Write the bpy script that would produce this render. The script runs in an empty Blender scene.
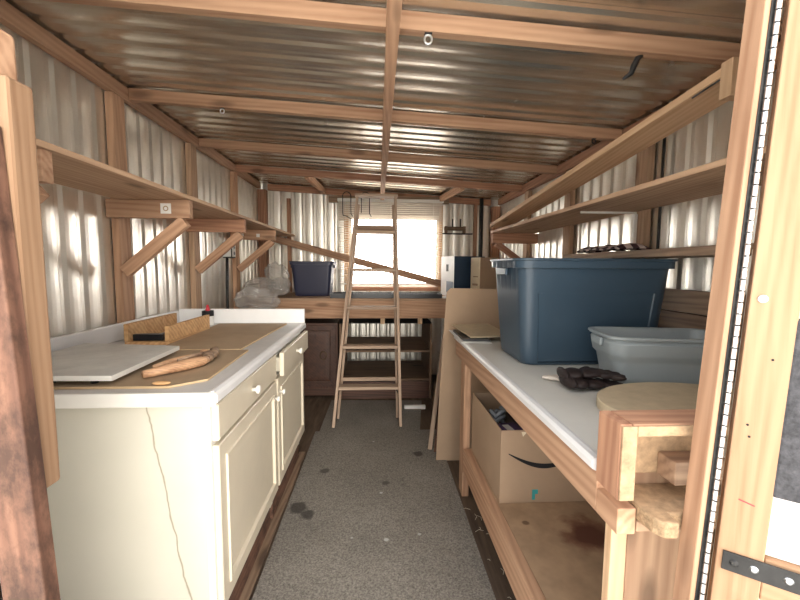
import bpy, bmesh, math, random
from mathutils import Vector, Matrix, noise
random.seed(7)
C = bpy.context.scene.collection
sc = bpy.context.scene
PI = math.pi

# ------------------------------------------------------------------ materials
def newmat(name):
    m = bpy.data.materials.new(name); m.use_nodes = True
    nt = m.node_tree; b = nt.nodes['Principled BSDF']
    return m, nt, b
def N(nt, typ, **kw):
    n = nt.nodes.new(typ)
    for k, v in kw.items():
        if k in n.inputs: n.inputs[k].default_value = v
        else: setattr(n, k, v)
    return n
def ramp(nt, fac, stops):
    r = nt.nodes.new('ShaderNodeValToRGB')
    e = r.color_ramp.elements
    while len(e) < len(stops): e.new(0.5)
    for i, (p, c) in enumerate(stops):
        e[i].position = p; e[i].color = (*c, 1) if len(c) == 3 else c
    nt.links.new(fac, r.inputs[0]); return r
def coords(nt, scale, rnd=True):
    tc = nt.nodes.new('ShaderNodeTexCoord'); mp = nt.nodes.new('ShaderNodeMapping')
    mp.inputs['Scale'].default_value = scale
    nt.links.new(tc.outputs['Object'], mp.inputs['Vector'])
    if rnd:
        oi = nt.nodes.new('ShaderNodeObjectInfo')
        ml = N(nt, 'ShaderNodeVectorMath', operation='SCALE'); ml.inputs[0].default_value = (37, 23, 51)
        nt.links.new(oi.outputs['Random'], ml.inputs['Scale']); nt.links.new(ml.outputs[0], mp.inputs['Location'])
    return mp
def wood(name, light, dark, rough=.75, knots=True, grain=1.0, bump=.25, weather=0.0):
    m, nt, b = newmat(name)
    mp = coords(nt, (.9, 16*grain, 16*grain))
    n1 = N(nt, 'ShaderNodeTexNoise', Scale=1.6, Detail=5.0, Roughness=.6, Distortion=.5)
    nt.links.new(mp.outputs[0], n1.inputs['Vector'])
    wv = N(nt, 'ShaderNodeTexWave', Scale=1.4, Distortion=5.0, Detail=2.0); wv.bands_direction = 'DIAGONAL'
    wv.inputs['Detail Scale'].default_value = .8
    nt.links.new(mp.outputs[0], wv.inputs['Vector'])
    mix = N(nt, 'ShaderNodeMath', operation='MULTIPLY_ADD'); mix.inputs[1].default_value = .18
    nt.links.new(wv.outputs['Fac'], mix.inputs[0])
    sc2 = N(nt, 'ShaderNodeMath', operation='MULTIPLY'); sc2.inputs[1].default_value = .85
    nt.links.new(n1.outputs['Fac'], sc2.inputs[0]); nt.links.new(sc2.outputs[0], mix.inputs[2])
    mid = tuple((a*1.15+c)/2.15 for a, c in zip(light, dark))
    r = ramp(nt, mix.outputs[0], [(.33, dark), (.5, mid), (.67, light)])
    col = r.outputs[0]
    # board-to-board variation
    oi = nt.nodes.new('ShaderNodeObjectInfo')
    hs = nt.nodes.new('ShaderNodeHueSaturation')
    mr = N(nt, 'ShaderNodeMapRange'); mr.inputs['To Min'].default_value = .8; mr.inputs['To Max'].default_value = 1.15
    nt.links.new(oi.outputs['Random'], mr.inputs['Value']); nt.links.new(mr.outputs[0], hs.inputs['Value'])
    nt.links.new(col, hs.inputs['Color']); col = hs.outputs[0]
    if knots:
        mp2 = coords(nt, (2.2, 7, 7))
        vo = N(nt, 'ShaderNodeTexVoronoi', Scale=1.0); nt.links.new(mp2.outputs[0], vo.inputs['Vector'])
        rk = ramp(nt, vo.outputs['Distance'], [(.09, (1, 1, 1)), (.19, (0, 0, 0))])
        mx = N(nt, 'ShaderNodeMixRGB'); mx.inputs['Color2'].default_value = (*[c*.45 for c in dark], 1)
        ml = N(nt, 'ShaderNodeMath', operation='MULTIPLY'); ml.inputs[1].default_value = .8
        nt.links.new(rk.outputs[0], ml.inputs[0]); nt.links.new(ml.outputs[0], mx.inputs['Fac'])
        nt.links.new(col, mx.inputs['Color1']); col = mx.outputs[0]
    if weather > 0:
        mp3 = coords(nt, (5, 9, 9))
        n3 = N(nt, 'ShaderNodeTexNoise', Scale=1.5, Detail=6.0, Roughness=.7); nt.links.new(mp3.outputs[0], n3.inputs['Vector'])
        rw = ramp(nt, n3.outputs['Fac'], [(.45, (0, 0, 0)), (.62, (weather,)*3)])
        mx = N(nt, 'ShaderNodeMixRGB'); mx.inputs['Color2'].default_value = (*[c*.35 for c in dark], 1)
        nt.links.new(rw.outputs[0], mx.inputs['Fac']); nt.links.new(col, mx.inputs['Color1']); col = mx.outputs[0]
    nt.links.new(col, b.inputs['Base Color'])
    b.inputs['Roughness'].default_value = rough
    bp = N(nt, 'ShaderNodeBump', Strength=bump, Distance=.004)
    nt.links.new(mix.outputs[0], bp.inputs['Height']); nt.links.new(bp.outputs[0], b.inputs['Normal'])
    return m
def plain(name, col, rough=.5, metal=0.0, var=.12, vscale=6.0, spec=None, bump=0.0, bscale=60., alpha=1.0, trans=0.0):
    m, nt, b = newmat(name)
    mp = coords(nt, (1, 1, 1))
    n = N(nt, 'ShaderNodeTexNoise', Scale=vscale, Detail=5.0, Roughness=.65); nt.links.new(mp.outputs[0], n.inputs['Vector'])
    r = ramp(nt, n.outputs['Fac'], [(.3, tuple(c*(1-var) for c in col)), (.7, tuple(min(1, c*(1+var*.6)) for c in col))])
    nt.links.new(r.outputs[0], b.inputs['Base Color'])
    b.inputs['Roughness'].default_value = rough; b.inputs['Metallic'].default_value = metal
    if spec is not None: b.inputs['Specular IOR Level'].default_value = spec
    b.inputs['Alpha'].default_value = alpha
    b.inputs['Transmission Weight'].default_value = trans
    if bump:
        n2 = N(nt, 'ShaderNodeTexNoise', Scale=bscale, Detail=3.0); nt.links.new(mp.outputs[0], n2.inputs['Vector'])
        bp = N(nt, 'ShaderNodeBump', Strength=bump, Distance=.003); nt.links.new(n2.outputs['Fac'], bp.inputs['Height'])
        nt.links.new(bp.outputs[0], b.inputs['Normal'])
    return m
def spotted(name, base, spots, rough=.9, fine=80., finevar=.25, fine2=None):
    """a fabric or floor whose colour carries given round stains [(x, y, radius, colour)] in object XY"""
    m, nt, b = newmat(name)
    tc = nt.nodes.new('ShaderNodeTexCoord')
    n = N(nt, 'ShaderNodeTexNoise', Scale=fine, Detail=3.0, Roughness=.7); nt.links.new(tc.outputs['Object'], n.inputs['Vector'])
    r = ramp(nt, n.outputs['Fac'], [(.3, tuple(c*(1-finevar) for c in base)), (.7, tuple(c*(1+finevar) for c in base))])
    col = r.outputs[0]
    n4 = N(nt, 'ShaderNodeTexNoise', Scale=2.5, Detail=4.0); nt.links.new(tc.outputs['Object'], n4.inputs['Vector'])
    r4 = ramp(nt, n4.outputs['Fac'], [(.3, (.85, .85, .85)), (.7, (1.1, 1.1, 1.1))])
    mm = N(nt, 'ShaderNodeMixRGB', blend_type='MULTIPLY'); mm.inputs['Fac'].default_value = 1
    nt.links.new(col, mm.inputs['Color1']); nt.links.new(r4.outputs[0], mm.inputs['Color2']); col = mm.outputs[0]
    n2 = N(nt, 'ShaderNodeTexNoise', Scale=14., Detail=3.0); nt.links.new(tc.outputs['Object'], n2.inputs['Vector'])
    for x, y, rad, c in spots:
        sb = N(nt, 'ShaderNodeVectorMath', operation='SUBTRACT'); sb.inputs[1].default_value = (x, y, 0)
        nt.links.new(tc.outputs['Object'], sb.inputs[0])
        ml = N(nt, 'ShaderNodeVectorMath', operation='MULTIPLY'); ml.inputs[1].default_value = (1, 1.0, 0)
        nt.links.new(sb.outputs[0], ml.inputs[0])
        ln = N(nt, 'ShaderNodeVectorMath', operation='LENGTH'); nt.links.new(ml.outputs[0], ln.inputs[0])
        ad = N(nt, 'ShaderNodeMath', operation='MULTIPLY_ADD'); ad.inputs[1].default_value = rad*1.6
        nt.links.new(n2.outputs['Fac'], ad.inputs[0]); nt.links.new(ln.outputs['Value'], ad.inputs[2])
        mr = N(nt, 'ShaderNodeMapRange'); mr.inputs['From Min'].default_value = rad*1.55; mr.inputs['From Max'].default_value = rad*2.0
        mr.inputs['To Min'].default_value = .8; mr.inputs['To Max'].default_value = 0
        nt.links.new(ad.outputs[0], mr.inputs['Value'])
        mx = N(nt, 'ShaderNodeMixRGB'); mx.inputs['Color2'].default_value = (*c, 1)
        nt.links.new(mr.outputs[0], mx.inputs['Fac']); nt.links.new(col, mx.inputs['Color1']); col = mx.outputs[0]
    nt.links.new(col, b.inputs['Base Color']); b.inputs['Roughness'].default_value = rough
    bp = N(nt, 'ShaderNodeBump', Strength=.5, Distance=.003); nt.links.new(n.outputs['Fac'], bp.inputs['Height'])
    nt.links.new(bp.outputs[0], b.inputs['Normal'])
    return m
def galv(name, col, rough=.33, dirt=.3):
    m, nt, b = newmat(name)
    mp = coords(nt, (1, 1, 1), False)
    n = N(nt, 'ShaderNodeTexNoise', Scale=4., Detail=6.0, Roughness=.7); nt.links.new(mp.outputs[0], n.inputs['Vector'])
    r = ramp(nt, n.outputs['Fac'], [(.3, tuple(c*(1-dirt) for c in col)), (.65, col)])
    nt.links.new(r.outputs[0], b.inputs['Base Color'])
    b.inputs['Metallic'].default_value = .85
    mr = N(nt, 'ShaderNodeMapRange'); mr.inputs['To Min'].default_value = rough-.02; mr.inputs['To Max'].default_value = rough+.03
    nt.links.new(n.outputs['Fac'], mr.inputs['Value']); nt.links.new(mr.outputs[0], b.inputs['Roughness'])
    n2 = N(nt, 'ShaderNodeTexNoise', Scale=5., Detail=1.0); nt.links.new(mp.outputs[0], n2.inputs['Vector'])
    bp = N(nt, 'ShaderNodeBump', Strength=.05, Distance=.006); nt.links.new(n2.outputs['Fac'], bp.inputs['Height'])
    nt.links.new(bp.outputs[0], b.inputs['Normal'])
    return m

M = {}
M['pine'] = wood('pine_framing', (.52, .32, .20), (.35, .19, .11))
M['pine_red'] = wood('red_pine_framing', (.46, .25, .15), (.29, .135, .08))
M['pine_shelf'] = wood('pine_shelving', (.52, .35, .225), (.37, .225, .14))
M['pine_pale'] = wood('pale_pine', (.66, .46, .29), (.52, .33, .19), bump=.2)
M['pine_door'] = wood('door_pine', (.41, .255, .15), (.31, .175, .095), bump=.2, grain=1.6)
M['pine_old'] = wood('weathered_pine', (.19, .095, .06), (.10, .045, .028), weather=.8)
M['plank_grey'] = wood('grey_brown_plank', (.38, .26, .17), (.2, .125, .08))
M['plank_dark'] = wood('dark_plank', (.25, .16, .10), (.12, .07, .045))
M['ladder_wood'] = wood('ladder_wood', (.50, .37, .27), (.36, .25, .18), knots=False)
M['cab_brown'] = wood('dark_cabinet_wood', (.12, .055, .035), (.05, .022, .015), rough=.5, knots=False)
M['box_wood'] = wood('mitre_box_wood', (.68, .42, .2), (.45, .24, .1), knots=False)
M['tool_wood'] = wood('tool_handle_wood', (.62, .38, .22), (.38, .2, .11), rough=.5, knots=False, grain=3)
M['osb'] = plain('particle_board', (.44, .30, .175), .8, var=.35, vscale=45, bump=.5, bscale=90)
M['osb_edge'] = plain('chipboard_edge', (.38, .26, .15), .9, var=.5, vscale=80, bump=.9, bscale=120)
M['disc'] = plain('pale_particle_board', (.56, .46, .31), .7, var=.12, vscale=20)
M['hardboard'] = plain('hardboard', (.40, .29, .185), .7, var=.12, vscale=9)
M['hard_edge'] = plain('hardboard_edge', (.62, .45, .26), .8)
M['cream'] = plain('cream_paint', (.70, .625, .49), .42, var=.06, vscale=5)
M['cream_side'] = plain('pale_cream_paint', (.64, .60, .50), .5, var=.05, vscale=3)
M['white_lam'] = plain('white_laminate', (.80, .80, .80), .3, var=.05)
M['white_top'] = plain('grey_white_laminate', (.68, .67, .62), .32, var=.06)
M['worn_top'] = plain('worn_counter_laminate', (.62, .61, .60), .4, var=.2, vscale=3)
M['white_paint'] = plain('white_paint', (.82, .80, .74), .5, var=.06)
M['board_white'] = plain('scuffed_white_board', (.66, .66, .62), .45, var=.16, vscale=12)
M['tote_blue'] = plain('blue_plastic', (.042, .074, .108), .38, var=.05)
M['tote_grey'] = plain('grey_blue_plastic', (.33, .375, .39), .4, var=.05)
M['tote_navy'] = plain('navy_plastic', (.025, .028, .06), .4, var=.05)
M['card'] = plain('cardboard', (.42, .295, .195), .85, var=.08, vscale=4)
M['card_in'] = plain('cardboard_inside', (.26, .16, .1), .9, var=.08)
M['paper'] = plain('white_paper', (.78, .77, .74), .8, var=.05)
M['black'] = plain('black_plastic', (.012, .012, .014), .35)
M['black_matte'] = plain('black_cloth', (.02, .02, .02), .9)
M['glove'] = plain('dark_brown_leather', (.020, .011, .010), .65, var=.3, vscale=30, bump=.4, bscale=40)
M['cotton'] = plain('off_white_cotton', (.75, .68, .6), .95, var=.1, vscale=40, bump=.3)
M['steel'] = plain('bright_steel', (.62, .64, .66), .28, 1.0, var=.15, vscale=30)
M['hinge_steel'] = plain('hinge_steel', (.55, .57, .60), .22, 1.0, var=.1, vscale=30)
M['dark_steel'] = plain('blackened_steel', (.045, .045, .045), .5, .6, var=.5, vscale=18)
M['brass_dark'] = plain('dark_brass', (.12, .08, .045), .4, .8)
M['navy_card'] = plain('navy_carton', (.02, .045, .085), .5)
M['white_card'] = plain('white_carton', (.82, .82, .80), .6)
M['cream_card'] = plain('cream_carton', (.80, .70, .52), .7)
M['purple'] = plain('purple_carton', (.07, .04, .13), .5, var=.5, vscale=30)
M['teal'] = plain('teal_tape', (.05, .36, .36), .5)
M['red'] = plain('red_plastic', (.6, .04, .06), .4)
M['ink'] = plain('black_ink', (.01, .01, .012), .7)
M['felt'] = plain('dark_grey_felt', (.075, .075, .082), 1.0, var=.5, vscale=70, bump=1.0, bscale=150)
M['foam'] = plain('white_foam_board', (.80, .80, .79), .7, var=.04)
M['blind'] = plain('blind_slat', (.74, .66, .56), .5, var=.05)
M['grey_cable'] = plain('grey_cable', (.2, .22, .24), .5)
M['earth'] = plain('outside_earth', (.66, .62, .55), .95, var=.1, vscale=2)
M['galv_wall'] = galv('galvanised_wall', (.86, .83, .76), .36, .12)
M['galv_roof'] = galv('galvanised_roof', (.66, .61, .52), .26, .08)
def px_bag():
    m, nt, b = newmat('clear_plastic_film')
    b.inputs['Base Color'].default_value = (.55, .52, .49, 1); b.inputs['Roughness'].default_value = .16
    b.inputs['Alpha'].default_value = .36; b.inputs['Specular IOR Level'].default_value = 1.0
    n2 = N(nt, 'ShaderNodeTexNoise', Scale=11., Detail=2.0, Distortion=1.5)
    tc = nt.nodes.new('ShaderNodeTexCoord'); nt.links.new(tc.outputs['Object'], n2.inputs['Vector'])
    bp = N(nt, 'ShaderNodeBump', Strength=.5, Distance=.015); nt.links.new(n2.outputs['Fac'], bp.inputs['Height'])
    nt.links.new(bp.outputs[0], b.inputs['Normal'])
    return m
M['bag'] = px_bag()
def px_glass():
    m, nt, b = newmat('window_glass')
    g = N(nt, 'ShaderNodeBsdfGlass', Roughness=.0, IOR=1.0); t = N(nt, 'ShaderNodeBsdfTransparent')
    gl = N(nt, 'ShaderNodeBsdfGlossy', Roughness=.02); mx = N(nt, 'ShaderNodeMixShader', Fac=.06)
    nt.links.new(t.outputs[0], mx.inputs[1]); nt.links.new(gl.outputs[0], mx.inputs[2])
    nt.links.new(mx.outputs[0], nt.nodes['Material Output'].inputs['Surface'])
    return m
M['glass'] = px_glass()
M['carpet'] = spotted('grey_carpet', (.25, .23, .20),
    [(-.42, 1.98, .045, (.035, .03, .025)), (-.36, 1.92, .035, (.04, .035, .03)), (-.33, 2.35, .03, (.07, .06, .05)), (.27, 2.55, .035, (.05, .04, .035)), (.05, 2.2, .02, (.08, .07, .06)),
     (.04, 1.72, .012, (.6, .6, .58)), (.02, 2.1, .009, (.6, .6, .58)), (-.03, 2.75, .008, (.6, .6, .58)), (.2, 1.75, .008, (.5, .5, .48)), (-.12, 1.74, .007, (.5, .5, .48))],
    fine=130, finevar=.55)
M['shelf_ply'] = spotted('knotty_plywood', (.44, .30, .185), [(.80, 1.34, .10, (.2, .08, .045)), (.80, 1.34, .065, (.1, .03, .02)), (.58, 1.42, .014, (.12, .06, .03))], rough=.7, fine=9, finevar=.16)
def floor_mat():
    m, nt, b = newmat('floor_boards')
    tc = nt.nodes.new('ShaderNodeTexCoord'); mp = nt.nodes.new('ShaderNodeMapping'); mp.inputs['Scale'].default_value = (9, 1, 1)
    nt.links.new(tc.outputs['Object'], mp.inputs['Vector'])
    n = N(nt, 'ShaderNodeTexNoise', Scale=3., Detail=6.0, Roughness=.65); nt.links.new(mp.outputs[0], n.inputs['Vector'])
    r = ramp(nt, n.outputs['Fac'], [(.3, (.06, .04, .028)), (.7, (.17, .115, .075))])
    nt.links.new(r.outputs[0], b.inputs['Base Color']); b.inputs['Roughness'].default_value = .85
    return m
M['floor'] = floor_mat()
def cab_side_mat():
    # painted plywood side with one long crack, a shape of its own
    m, nt, b = newmat('cracked_cream_side')
    tc = nt.nodes.new('ShaderNodeTexCoord'); sp = nt.nodes.new('ShaderNodeSeparateXYZ')
    nt.links.new(tc.outputs['Object'], sp.inputs[0])
    n = N(nt, 'ShaderNodeTexNoise', Scale=5., Detail=4.0); nt.links.new(tc.outputs['Object'], n.inputs['Vector'])
    # object space of the panel: local x is world z (0 at the centre), local y across
    a = N(nt, 'ShaderNodeMath', operation='MULTIPLY_ADD'); a.inputs[1].default_value = -.14
    nt.links.new(sp.outputs['Z'], a.inputs[0]); nt.links.new(sp.outputs['X'], a.inputs[2])
    a.inputs[1].default_value = .16
    c = N(nt, 'ShaderNodeMath', operation='MULTIPLY_ADD'); c.inputs[1].default_value = .05
    nt.links.new(n.outputs['Fac'], c.inputs[0]); nt.links.new(a.outputs[0], c.inputs[2])
    d = N(nt, 'ShaderNodeMath', operation='SUBTRACT'); d.inputs[1].default_value = .205
    nt.links.new(c.outputs[0], d.inputs[0])
    e = N(nt, 'ShaderNodeMath', operation='ABSOLUTE'); nt.links.new(d.outputs[0], e.inputs[0])
    r = ramp(nt, e.outputs[0], [(.0006, (.30, .26, .18)), (.0022, (.64, .61, .52))])
    n2 = N(nt, 'ShaderNodeTexNoise', Scale=3., Detail=5.0); nt.links.new(tc.outputs['Object'], n2.inputs['Vector'])
    r2 = ramp(nt, n2.outputs['Fac'], [(.3, (.92, .93, .92)), (.7, (1, 1, 1))])
    mm = N(nt, 'ShaderNodeMixRGB', blend_type='MULTIPLY', Fac=1.); nt.links.new(r.outputs[0], mm.inputs['Color1']); nt.links.new(r2.outputs[0], mm.inputs['Color2'])
    nt.links.new(mm.outputs[0], b.inputs['Base Color']); b.inputs['Roughness'].default_value = .5
    return m
M['cab_side'] = cab_side_mat()
def checked_mat():
    m, nt, b = newmat('checked_cloth')
    mp = coords(nt, (1, 1, 0), False)
    ck = N(nt, 'ShaderNodeTexChecker', Scale=30.); ck.inputs['Color1'].default_value = (.62, .5, .46, 1); ck.inputs['Color2'].default_value = (.05, .02, .025, 1)
    nt.links.new(mp.outputs[0], ck.inputs['Vector']); nt.links.new(ck.outputs[0], b.inputs['Base Color']); b.inputs['Roughness'].default_value = .95
    return m
M['check'] = checked_mat()

# ------------------------------------------------------------------ builders
LOC = {}
def props(o, label=None, cat=None, group=None, kind=None):
    if label: o['label'] = label
    if cat: o['category'] = cat
    if group: o['group'] = group
    if kind: o['kind'] = kind
    return o
def thing(name, loc, label, cat, group=None, kind=None):
    o = bpy.data.objects.new(name, None); C.objects.link(o); o.location = loc; o.empty_display_size = .05
    LOC[o] = Matrix.Translation(loc)
    return props(o, label, cat, group, kind)
def link(name, bm, m, parent=None, mw=Matrix.Identity(4), smooth=False, bevel=0, seg=2, mats=None):
    bmesh.ops.recalc_face_normals(bm, faces=bm.faces)
    me = bpy.data.meshes.new(name); bm.to_mesh(me); bm.free()
    me.materials.append(M[m] if isinstance(m, str) else m)
    for x in (mats or []): me.materials.append(M[x])
    if smooth:
        for p in me.polygons: p.use_smooth = True
    o = bpy.data.objects.new(name, me); C.objects.link(o)
    if parent:
        o.parent = parent; o.matrix_basis = LOC[parent].inverted() @ mw
    else: o.matrix_basis = mw
    LOC[o] = mw.copy()
    if bevel:
        b = o.modifiers.new('bevel', 'BEVEL'); b.width = bevel; b.segments = seg; b.limit_method = 'ANGLE'
        b.harden_normals = False
    return o
def bm_box(sx, sy, sz, bm=None, c=(0, 0, 0), mi=0):
    bm = bm or bmesh.new()
    r = bmesh.ops.create_cube(bm, size=1, matrix=Matrix.Translation(c) @ Matrix.Diagonal((sx, sy, sz, 1)))
    if mi:
        for v in r['verts']:
            for f in v.link_faces: f.material_index = mi
    return bm
def box(name, x, y, z, m, parent=None, bevel=.0025, axis=None):
    """axis-aligned box between (x0,x1),(y0,y1),(z0,z1); local X runs along its longest side so the grain follows it"""
    d = [x[1]-x[0], y[1]-y[0], z[1]-z[0]]
    c = ((x[0]+x[1])/2, (y[0]+y[1])/2, (z[0]+z[1])/2)
    a = d.index(max(d)) if axis is None else axis
    if a == 0: R = Matrix.Identity(4); s = d
    elif a == 1: R = Matrix.Rotation(PI/2, 4, 'Z'); s = (d[1], d[0], d[2])
    else: R = Matrix.Rotation(-PI/2, 4, 'Y'); s = (d[2], d[1], d[0])
    return link(name, bm_box(*s), m, parent, Matrix.Translation(c) @ R, bevel=min(bevel, min(d)*.3))
def board(name, a, b, w, t, m, parent=None, up=(0, 0, 1), bevel=.0025, taper=None):
    """board from a to b (centre line); w along up, t across"""
    a = Vector(a); b = Vector(b); X = (b-a).normalized(); U = Vector(up); Y = U.cross(X).normalized(); Z = X.cross(Y)
    mw = Matrix(((X.x, Y.x, Z.x, 0), (X.y, Y.y, Z.y, 0), (X.z, Y.z, Z.z, 0), (0, 0, 0, 1)))
    mw = Matrix.Translation((a+b)/2) @ mw
    return link(name, bm_box((b-a).length, t, w), m, parent, mw, bevel=min(bevel, t*.3))
def bm_tube(pts, r, bm=None, seg=8, closed=False, radii=None):
    bm = bm or bmesh.new(); pts = [Vector(p) for p in pts]; n = len(pts); rings = []
    up = Vector((0, 0, 1))
    for i, p in enumerate(pts):
        q = pts[(i+1) % n] if (i < n-1 or closed) else p; s = pts[i-1] if (i > 0 or closed) else p
        T = (q-s).normalized()
        if abs(T.dot(up)) > .95 and i == 0: up = Vector((0, 1, 0))
        A = (up - T*up.dot(T)).normalized(); up = A; B = T.cross(A)
        rr = radii[i] if radii else r
        rings.append([bm.verts.new(p + (A*math.cos(k*2*PI/seg)+B*math.sin(k*2*PI/seg))*rr) for k in range(seg)])
    for i in range(n if closed else n-1):
        a, b = rings[i], rings[(i+1) % n]
        for k in range(seg): bm.faces.new((a[k], a[(k+1) % seg], b[(k+1) % seg], b[k]))
    if not closed:
        bm.faces.new(rings[0]); bm.faces.new(rings[-1][::-1])
    return bm
def tube(name, pts, r, m, parent=None, seg=8, closed=False, radii=None):
    return link(name, bm_tube(pts, r, None, seg, closed, radii), m, parent, smooth=True)
def bm_lathe(profile, seg=20, bm=None, mt=Matrix.Identity(4)):
    bm = bm or bmesh.new(); rings = []
    for r, z in profile:
        if r < 1e-5: rings.append([bm.verts.new(mt @ Vector((0, 0, z)))])
        else: rings.append([bm.verts.new(mt @ Vector((r*math.cos(k*2*PI/seg), r*math.sin(k*2*PI/seg), z))) for k in range(seg)])
    for a, b in zip(rings, rings[1:]):
        for k in range(seg):
            l = (k+1) % seg
            vs = [a[k % len(a)], a[l % len(a)], b[l % len(b)], b[k % len(b)]]
            u = []
            for v in vs:
                if v not in u: u.append(v)
            if len(u) > 2: bm.faces.new(u)
    return bm
def prism(name, pts, z0, z1, m, parent=None, mw=Matrix.Identity(4), bevel=0, mats=None, side=0, smooth=False):
    bm = bmesh.new()
    a = [bm.verts.new((p[0], p[1], z0)) for p in pts]; b = [bm.verts.new((p[0], p[1], z1)) for p in pts]
    bm.faces.new(a[::-1]); bm.faces.new(b); n = len(pts)
    for i in range(n):
        f = bm.faces.new((a[i], a[(i+1) % n], b[(i+1) % n], b[i])); f.material_index = side
    return link(name, bm, m, parent, mw, bevel=bevel, mats=mats, smooth=smooth)
def knob(name, p, axis, r, m, parent):
    mt = Matrix.Translation(p) @ Vector((0, 0, 1)).rotation_difference(Vector(axis)).to_matrix().to_4x4()
    bm = bm_lathe([(0, 0), (r*.5, 0), (r*.42, r*.7), (r*.95, r*1.1), (r, r*1.45), (r*.8, r*1.75), (0, r*1.9)], 16, None, mt)
    return link(name, bm, m, parent, smooth=True)
def blob(name, parts, vox, m, parent=None, disp=0, dscale=.1, mw=Matrix.Identity(4)):
    """ellipsoids [(centre, radii, rotz, roty)] fused into one soft surface"""
    bm = bmesh.new()
    for c, r, rz, ry in parts:
        bmesh.ops.create_icosphere(bm, subdivisions=3, radius=1, matrix=Matrix.Translation(c) @ Matrix.Rotation(rz, 4, 'Z') @ Matrix.Rotation(ry, 4, 'Y') @ Matrix.Diagonal((*r, 1)))
    o = link(name, bm, m, parent, mw, smooth=True)
    rm = o.modifiers.new('fuse', 'REMESH'); rm.mode = 'VOXEL'; rm.voxel_size = vox; rm.use_smooth_shade = True
    s = o.modifiers.new('soft', 'SMOOTH'); s.iterations = 3
    if disp:
        t = bpy.data.textures.new(name+'_folds', 'CLOUDS'); t.noise_scale = dscale; t.noise_depth = 2
        d = o.modifiers.new('folds', 'DISPLACE'); d.texture = t; d.strength = disp; d.texture_coords = 'LOCAL'
    return o
def corrugated(name, fn, u0, u1, v0, v1, m, period=.115, amp=.011, hole=None, vrows=2, label=None):
    """ribs repeat along u and run along v; fn(u, v, d) gives the point, d = offset off the sheet. hole = (u0,u1,v0,v1)"""
    prof = [(0, 0), (.10, 0), (.24, .85), (.42, 1), (.62, 1), (.80, .85), (.94, 0)]
    us = []
    k = math.floor(u0/period)
    while k*period < u1:
        for p, h in prof:
            u = (k+p)*period
            if u0 < u < u1: us.append((u, h*amp))
        k += 1
    us = [(u0, 0)]+us+[(u1, 0)]
    if hole:
        for e in hole[:2]:
            us.append((e, 0))
        us.sort()
    vs = [v0+(v1-v0)*i/vrows for i in range(vrows+1)]
    if hole: vs = sorted(set(vs+[hole[2], hole[3]]))
    bm = bmesh.new(); g = [[bm.verts.new(fn(u, v, d)) for v in vs] for u, d in us]
    for i in range(len(us)-1):
        for j in range(len(vs)-1):
            uc = (us[i][0]+us[i+1][0])/2; vc = (vs[j]+vs[j+1])/2
            if hole and hole[0] < uc < hole[1] and hole[2] < vc < hole[3]: continue
            bm.faces.new((g[i][j], g[i+1][j], g[i+1][j+1], g[i][j+1]))
    o = link(name, bm, m); return props(o, label, None, None, 'structure')

# ------------------------------------------------------------------ shell
XL, XR, YB, YF = -1.335, 1.405, 4.55, .72
def zc(x): return 2.207 - .052*(x-XL)      # roof sheet height
fl = bm_box(XR-XL+.04, YB-YF+.1, .04)
o = link('floor', fl, 'floor', None, Matrix.Translation(((XL+XR)/2, (YB+YF)/2, -.02))); props(o, 'dark brown worn board floor of the shed', None, None, 'structure')
gp = bm_box(60, 60, .1); o = link('ground', gp, 'earth', None, Matrix.Translation((0, 0, -.12))); props(o, 'pale earth ground outside the shed', None, None, 'structure')
corrugated('wall_left', lambda u, v, d: (XL+d-.002, u, v*(zc(XL)+.0)), YF, YB, 0, 1, 'galv_wall', label='corrugated galvanised metal wall above the cream cabinets')
corrugated('wall_right', lambda u, v, d: (XR-d+.002, u, v*(zc(XR)+.0)), YF, YB, 0, 1, 'galv_wall', label='corrugated galvanised metal wall behind the blue tote')
WX0, WX1, WZ0, WZ1 = -.33, .70, 1.04, 1.86
corrugated('wall_back', lambda u, v, d: (u, YB-d+.002, v if v < 2.15 else zc(u)), XL, XR, 0, 2.19, 'galv_wall', period=.12, amp=.016, hole=(WX0, WX1, WZ0, WZ1), label='corrugated galvanised end wall around the bright window')
corrugated('ceiling', lambda u, v, d: (v, u, zc(v)-d+.002), YF-.1, YB+.02, XL-.03, XR+.03, 'galv_roof', period=.115, amp=.009, label='corrugated galvanised roof sheet over wooden rafters')
# front wall either side of the doorway, seen only as the lit edges beside the posts
o = box('wall_front', (XL, -.70), (YF-.03, YF-.01), (0, 2.2), 'white_paint'); props(o, 'white front wall panel beside the weathered door post', None, None, 'structure')
o = box('wall_front', (.80, XR), (YF-.02, YF), (0, 2.1), 'plank_grey', axis=2); props(o, 'boarded front wall behind the open door', None, None, 'structure')

trim_n = [0]
def trim(x, y, z, m, label, axis=None):
    trim_n[0] += 1
    o = box('trim_%d' % trim_n[0], x, y, z, m, axis=axis); return props(o, label, None, None, 'structure')
places = ['beside the near shelf bracket', 'behind the white scuffed board', 'behind the mitre box', 'carrying the electrical outlet', 'in the corner behind the plastic bags']
LS = [1.24, 2.085, 2.875, 3.685]
for i, y in enumerate(LS):
    trim((XL+.012, XL+.05), (y-.045, y+.045), (0, 2.118), 'pine' if i % 2 else 'pine_shelf', 'flat pine wall stud ' + places[i])
trim((XL+.012, XL+.10), (4.44, 4.53), (0, 2.115), 'pine_red', 'reddish corner post in the far corner by the plastic bags')
RS = [1.17, 1.99, 2.78, 3.57]
rp = ['behind the door jamb', 'above the grey tote at the pale shelf', 'behind the checked cloth', 'near the far end of the long shelf']
for i, y in enumerate(RS):
    trim((XR-.05, XR-.012), (y-.045, y+.045), (0, 1.975), 'pine_shelf', 'flat pine wall stud ' + rp[i])
trim((XR-.10, XR-.012), (4.44, 4.53), (0, 1.97), 'pine_red', 'reddish corner post in the far corner behind the dark pole')
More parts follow.
